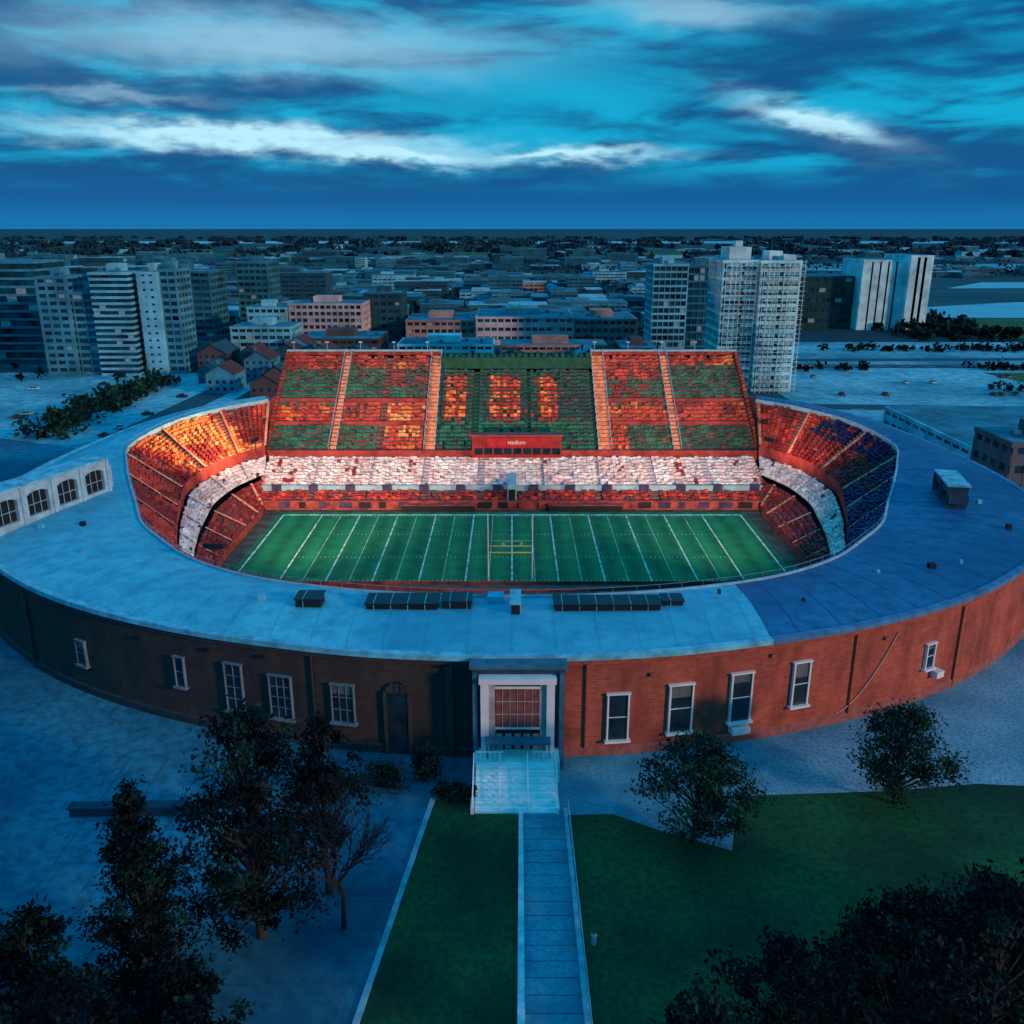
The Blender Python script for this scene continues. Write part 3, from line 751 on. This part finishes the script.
building('apartment_building',-172,-163,420,442,46,14,2,pal,.7,2.)
building('apartment_building',-162.5,-155,422,440,47,14,2,blu,.45,.5)
building('residential_tower',87,101,378,404,52.5,15,4,wht,.32,.35,False,pal)
building('residential_tower',101.6,117.5,374,400,52.5,15,5,wht,.42,.5,True)
b=MB()
for k in range(15):
    z=3.5*k+2.4
    for (xa,xb,y) in((88,93,374.9),(95,100,374.9),(103,108,370.9),(110,116,370.9)):
        b.box(xa,xb,y,y+2.6,z,z+.25,0); b.box(xa,xb,y-.05,y+.05,z+.25,z+1.2,1)
    b.box(117.9,120,378,384,z,z+.25,0); b.box(117.9,120,388,394,z,z+.25,0)
b.box(90,99,382,398,53.5,58.5,0); b.box(93,96,385,390,58.5,61,0); b.box(112,117,380,395,53.5,55.5,0)
# scaffold lattice on the faces
for x in [87.5+2.05*k for k in range(16)]:
    y0=370.2 if x>101.3 else 374.2
    b.box(x-.09,x+.09,y0-.09,y0+.09,0,54,0)
for k in range(28):
    z=1.9*k+1.7
    b.box(87,101,374.1,374.25,z,z+.13,0); b.box(101.6,119,370.1,370.25,z,z+.13,0)
b.build('tower_balconies_and_scaffold',[wht,pal])
building('glass_office_tower',75,93,485,510,47,13,6,pal,.3,.25,True)
building('glass_office_tower',94,110,490,512,46,12,5,teal,.25,.3,True)
building('concrete_block',234,262,612,650,45,5,4,wht,.9,6.5,False)
building('concrete_block',262.6,277,606,650,48,5,2,wht,.9,6,False)
building('warehouse',186,232,622,660,34,5,8,grn,.6,1,False)
building('hotel_building',-131,-88,532,560,23,6,12,pnk,.45,.9,True)
building('office_building',-155,-132,530,550,21,5,6,pal,.5,.8)
building('office_building',-91,-68,560,585,27,6,5,dkc,.6,1.2)
building('office_building',-240,-185,560,590,40,10,10,teal,.45,.6)
building('office_building',-180,-160,600,630,44,11,5,teal,.45,.6)
building('shopping_centre',-63,-22,536,580,13,3,10,warm,.5,1,True)
building('shopping_centre',-21,36,530,585,15.5,3,14,pnk,.6,.8,True)
building('shopping_centre',37,74,534,580,14,3,9,warm,.5,1,True)
building('low_rise_building',-60,-10,470,500,7,2,12,wht,.5,.8)
building('low_rise_building',-6,50,475,500,6,2,14,warm,.5,.8)
building('low_rise_building',54,72,440,470,9,2,5,brn,.5,.8)
building('low_rise_building',-112,-70,470,505,10,3,10,brn,.5,.8)
building('low_rise_building',-150,-118,480,505,15,4,8,pal,.5,.6)
building('low_rise_building',-60,-30,330,350,14,4,8,dkc,.5,.6)
building('low_rise_building',128,200,240,300,7,2,14,pal,.6,1.2,False)
building('brick_depot',124,150,214,232,14.5,3,7,wm('tan',(.10,.11,.12)),.6,1.2,True)
def house(x,y,w,d,h,rm,wmn):
    b=MB(); b.box(x,x+w,y,y+d,0,h,0)
    r=h+w*.32; o=.5
    b.quad((x-o,y-o,h-.2),(x+w/2,y-o,r),(x+w/2,y+d+o,r),(x-o,y+d+o,h-.2),1)
    b.quad((x+w/2,y-o,r),(x+w+o,y-o,h-.2),(x+w+o,y+d+o,h-.2),(x+w/2,y+d+o,r),1)
    b.poly([(x,y,h),(x+w,y,h),(x+w/2,y,r-.15)],0); b.poly([(x,y+d,h),(x+w,y+d,h),(x+w/2,y+d,r-.15)],0)
    for k in range(max(2,int(w/3))):
        for f in range(int(h/3)):
            X=x+1+k*3; b.box(X,X+1.2,y-.06,y,1+f*3,2.4+f*3,2)
            b.box(x+w,x+w+.06,y+1+k*3,y+2.2+k*3,1+f*3,2.4+f*3,2)
    b.box(x+w*.25,x+w*.25+.9,y+d*.4,y+d*.4+.9,h,r+1,0)
    b.build('house',[wmn,rm,M_bglass])
rr=[mat('roof_maroon',(.09,.03,.03),scale=.3),mat('roof_slate',(.015,.07,.10),scale=.3),mat('roof_pale',(.10,.36,.46),scale=.3)]
for (x,y,w,d,h) in((-150,425,14,22,9),(-133,430,12,20,8),(-122,405,12,18,9),(-118,440,13,18,8),(-140,395,10,16,6),(-100,432,14,20,8),(-82,436,12,16,7),(-108,385,10,14,6),(-104,350,12,16,7),(-90,400,12,18,8),(-128,370,12,16,8),(-116,455,14,16,9)):
    house(x,y,w,d,h,random.choice(rr[:2]),random.choice((brn,blu,teal,dkc)))
for (x,y,w,d,h) in((60,395,11,16,7),(66,420,12,16,8),(-5,420,12,18,7),(30,425,14,18,7),(130,520,14,20,6),(160,560,16,20,7)):
    house(x,y,w,d,h,random.choice(rr),random.choice((brn,blu,pal,teal)))
mass('street_trees',[(-110,80,375,470),(-250,-165,440,460),(-150,80,505,528),(-240,-168,395,412)],.004,6,1.1,[M_leafA,M_leafC])
b=MB()
for _ in range(1000):
    y=random.uniform(600**.45,3400**.45)**(1/.45); x=random.uniform(-.64,.64)*y
    if x>170 and y<1260 : continue
    if -30<x<130 and 1200<y<1500: continue
    if 1480<y<1820 and (x<-300 or x>300): continue
    if y>2250 and random.random()<.6: continue
    w=random.uniform(12,55)*(1+y/6000); d=random.uniform(15,40); h=random.choice((5,6,7,7,9,9,11,14,random.uniform(16,24)))*random.uniform(.8,1.1)
    if x<-.25*y and y<1200: h*=1.5
    if y>2000: h*=.7
    mi=random.choice((0,1,1,2,2,3,3,4,4,5,8 if y<1100 else 5))
    b.box(x,x+w,y,y+d,0,h,mi); b.box(x-.4,x+w+.4,y-.4,y+d+.4,h,h+.7,random.choice((6,4,6)))
    nf=int(h/3.4)
    if y<2000:
        for k in range(nf): b.box(x+1,x+w-1,y-.15,y,k*3.4+1.3,k*3.4+2.6,7)
        nb=int(w/5)
        for k in range(nb): b.box(x+k*5+.3,x+k*5+1.1,y-.3,y,0,h,mi)
        if w>20: b.box(x+w*.2,x+w*.5,y+3,y+d*.6,h+.7,h+3,mi)
b.build('distant_city',[blu,teal,dkc,teal,pal,wm('dim',(.02,.13,.19)),M_broof,M_bglass,warm])  # blue and teal facade tones put distance haze into the colour

def car(x,y,rot,c):
    b=MB(); 
    def bx(x0,x1,y0,y1,z0,z1,m,tp=0):
        i=len(b.v); b.v+=[(x0,y0,z0),(x1,y0,z0),(x1,y1,z0),(x0,y1,z0),(x0+tp,y0+tp*.4,z1),(x1-tp,y0+tp*.4,z1),(x1-tp,y1-tp*.4,z1),(x0+tp,y1-tp*.4,z1)]
        b.f+=[(i+3,i+2,i+1,i),(i+4,i+5,i+6,i+7)]+[(i+k,i+(k+1)%4,i+4+(k+1)%4,i+4+k) for k in range(4)]; b.m+=[m]*6
    bx(-2.2,2.2,-.9,.9,.35,.9,0,.08); bx(-1.2,1.0,-.8,.8,.9,1.45,1,.4); bx(-.75,.6,-.68,.68,1.45,1.5,0,.05)
    for wx in(-1.4,1.4):
        for wy in(-.92,.72): b.tube((wx,wy,.33),(wx,wy+.2,.33),.33,.33,2,10)
    o=b.build('parked_car',[c,M_glass,M_dark]); o.location=(x,y,0.03); o.rotation_euler=(0,0,rot)
cc=[mat('car_%s'%n,c,rough=.3,var=.05) for n,c in(('white',(.5,.6,.65)),('black',(.02,.02,.02)),('red',(.2,.03,.02)),('silver',(.25,.35,.4)))]
for k in range(34):
    s=random.choice((0,1,2))
    if s==0: car(random.choice((-205,-180,-135)),210+random.randint(0,30)*6,random.choice((0,0,.05)),random.choice(cc))
    elif s==1: car(127.5+random.randint(0,42)*3,random.choice((364.5,394.5,410.5)),math.pi/2,random.choice(cc))
    else: car(random.uniform(-100,200),random.choice((443.5,448.8)),0,random.choice(cc))

# ------------------------------------------------------------ world
W=bpy.data.worlds.new('World'); S.world=W; W.use_nodes=True; nt=W.node_tree; N=nt.nodes; L=nt.links; bg=N['Background']
try:
    W.cycles.sampling_method='MANUAL'; W.cycles.sample_map_resolution=256
except Exception: pass
def Mth(op,*a,clamp=False):
    n=N.new('ShaderNodeMath'); n.operation=op; n.use_clamp=clamp
    for k,v in enumerate(a):
        if isinstance(v,(int,float)): n.inputs[k].default_value=v
        else: L.new(v,n.inputs[k])
    return n.outputs[0]
def mix(f,a,b_):
    n=N.new('ShaderNodeMix'); n.data_type='RGBA'
    for k,v in((0,f),(6,a),(7,b_)):
        if isinstance(v,tuple): n.inputs[k].default_value=(*v,1)
        elif isinstance(v,(int,float)): n.inputs[k].default_value=v
        else: L.new(v,n.inputs[k])
    return n.outputs[2]
def sm(v,a,b_):
    n=N.new('ShaderNodeMapRange'); n.interpolation_type='SMOOTHSTEP'; L.new(v,n.inputs[0]); n.inputs[1].default_value=a; n.inputs[2].default_value=b_; return n.outputs[0]
tc=N.new('ShaderNodeTexCoord'); sp=N.new('ShaderNodeSeparateXYZ'); L.new(tc.outputs['Generated'],sp.inputs[0])
az=Mth('ARCTAN2',sp.outputs[0],sp.outputs[1]); el=Mth('ARCSINE',sp.outputs[2])
def noise(sa,se,off,detail=4,rough=.5,dist=0.):
    c=N.new('ShaderNodeCombineXYZ'); L.new(Mth('MULTIPLY',az,sa),c.inputs[0]); L.new(Mth('MULTIPLY',el,se),c.inputs[1]); c.inputs[2].default_value=off
    n=N.new('ShaderNodeTexNoise'); n.inputs['Scale'].default_value=1; n.inputs['Detail'].default_value=detail; n.inputs['Roughness'].default_value=rough; n.inputs['Distortion'].default_value=dist
    L.new(c.outputs[0],n.inputs['Vector']); return n.outputs['Fac']
w1=noise(7,22,3.1,4,.5); w2=noise(26,75,8.,4,.55)
elw=Mth('ADD',el,Mth('ADD',Mth('MULTIPLY',Mth('SUBTRACT',w1,.5),.04),Mth('MULTIPLY',Mth('SUBTRACT',w2,.5),.028)))
def gs(a,e,sa,se,sl=0):
    da=Mth('SUBTRACT',az,a); de=Mth('SUBTRACT',Mth('SUBTRACT',elw,e),Mth('MULTIPLY',da,sl))
    q=Mth('ADD',Mth('POWER',Mth('ABSOLUTE',Mth('DIVIDE',da,sa)),2.),Mth('POWER',Mth('ABSOLUTE',Mth('DIVIDE',de,se)),2.))
    return Mth('POWER',2.718,Mth('MULTIPLY',q,-1.))
base=noise(4.2,24,1.7,5,.5,.7)
n2=noise(9,44,5.5,5,.55,.6)
cy=sm(Mth('ADD',Mth('ADD',Mth('MULTIPLY',base,.6),Mth('MULTIPLY',n2,.4)),Mth('MULTIPLY',gs(.06,.125,.25,.035,-.1),.10)),.44,.62)
col=mix(cy,(.003,.085,.24),(.004,.36,.60))
up=sm(el,.03,.07)
col=mix(up,mix(sm(el,.0,.035),(.006,.15,.38),(.003,.095,.28)),col)
col=mix(Mth('MULTIPLY',gs(-.24,.170,.22,.026,.0),.95,clamp=True),col,(.24,.50,.68))
col=mix(Mth('MULTIPLY',gs(.18,.205,.09,.014,-.1),.8,clamp=True),col,(.26,.50,.66))
for g,s in((gs(-.27,.087,.16,.0085,-.03),1.3),(gs(-.13,.073,.09,.0065,-.05),1.2),(gs(.06,.073,.085,.006,-.03),1.1),(gs(.31,.098,.06,.011,-.34),1.35),(gs(-.38,.120,.07,.006,.0),.5)):
    col=mix(Mth('MULTIPLY',Mth('MULTIPLY',g,s),Mth('ADD',Mth('MULTIPLY',n2,1.4),.3),clamp=True),col,(.44,.76,.90))
for g,s in((gs(.30,.155,.22,.018,.0),.85),(gs(.36,.185,.12,.014,.0),.7),(gs(.34,.075,.16,.010,-.25),.8),(gs(.12,.100,.14,.009,-.1),.65),(gs(-.20,.052,.30,.009,0),.7),(gs(-.25,.128,.18,.011,0),.75)):
    col=mix(Mth('MULTIPLY',g,s,clamp=True),col,(.003,.075,.22))
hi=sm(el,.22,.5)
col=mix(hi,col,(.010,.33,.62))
sk=N.new('ShaderNodeTexSky'); sk.sky_type='NISHITA'; sk.sun_disc=False; sk.sun_elevation=math.radians(14); sk.sun_rotation=math.radians(125)
add=N.new('ShaderNodeMix'); add.data_type='RGBA'; add.blend_type='ADD'; add.inputs[0].default_value=.001
L.new(col,add.inputs[6]); L.new(sk.outputs[0],add.inputs[7])
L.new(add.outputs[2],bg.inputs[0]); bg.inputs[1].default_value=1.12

sd=bpy.data.lights.new('sun','SUN'); sd.energy=2.1; sd.angle=math.radians(4); sd.color=(1,.57,.36)
so=bpy.data.objects.new('sun',sd); S.collection.objects.link(so)
el_=math.radians(14); az_=math.radians(122)
d=Vector((math.sin(az_)*math.cos(el_),math.cos(az_)*math.cos(el_),math.sin(el_)))
so.rotation_euler=d.to_track_quat('Z','Y').to_euler()

cd=bpy.data.cameras.new('camera'); cd.lens=31.177; cd.sensor_width=36; cd.clip_end=120000
co=bpy.data.objects.new('camera',cd); S.collection.objects.link(co); co.location=(0,0,66); co.rotation_euler=(math.radians(72.25),0,0)
S.camera=co
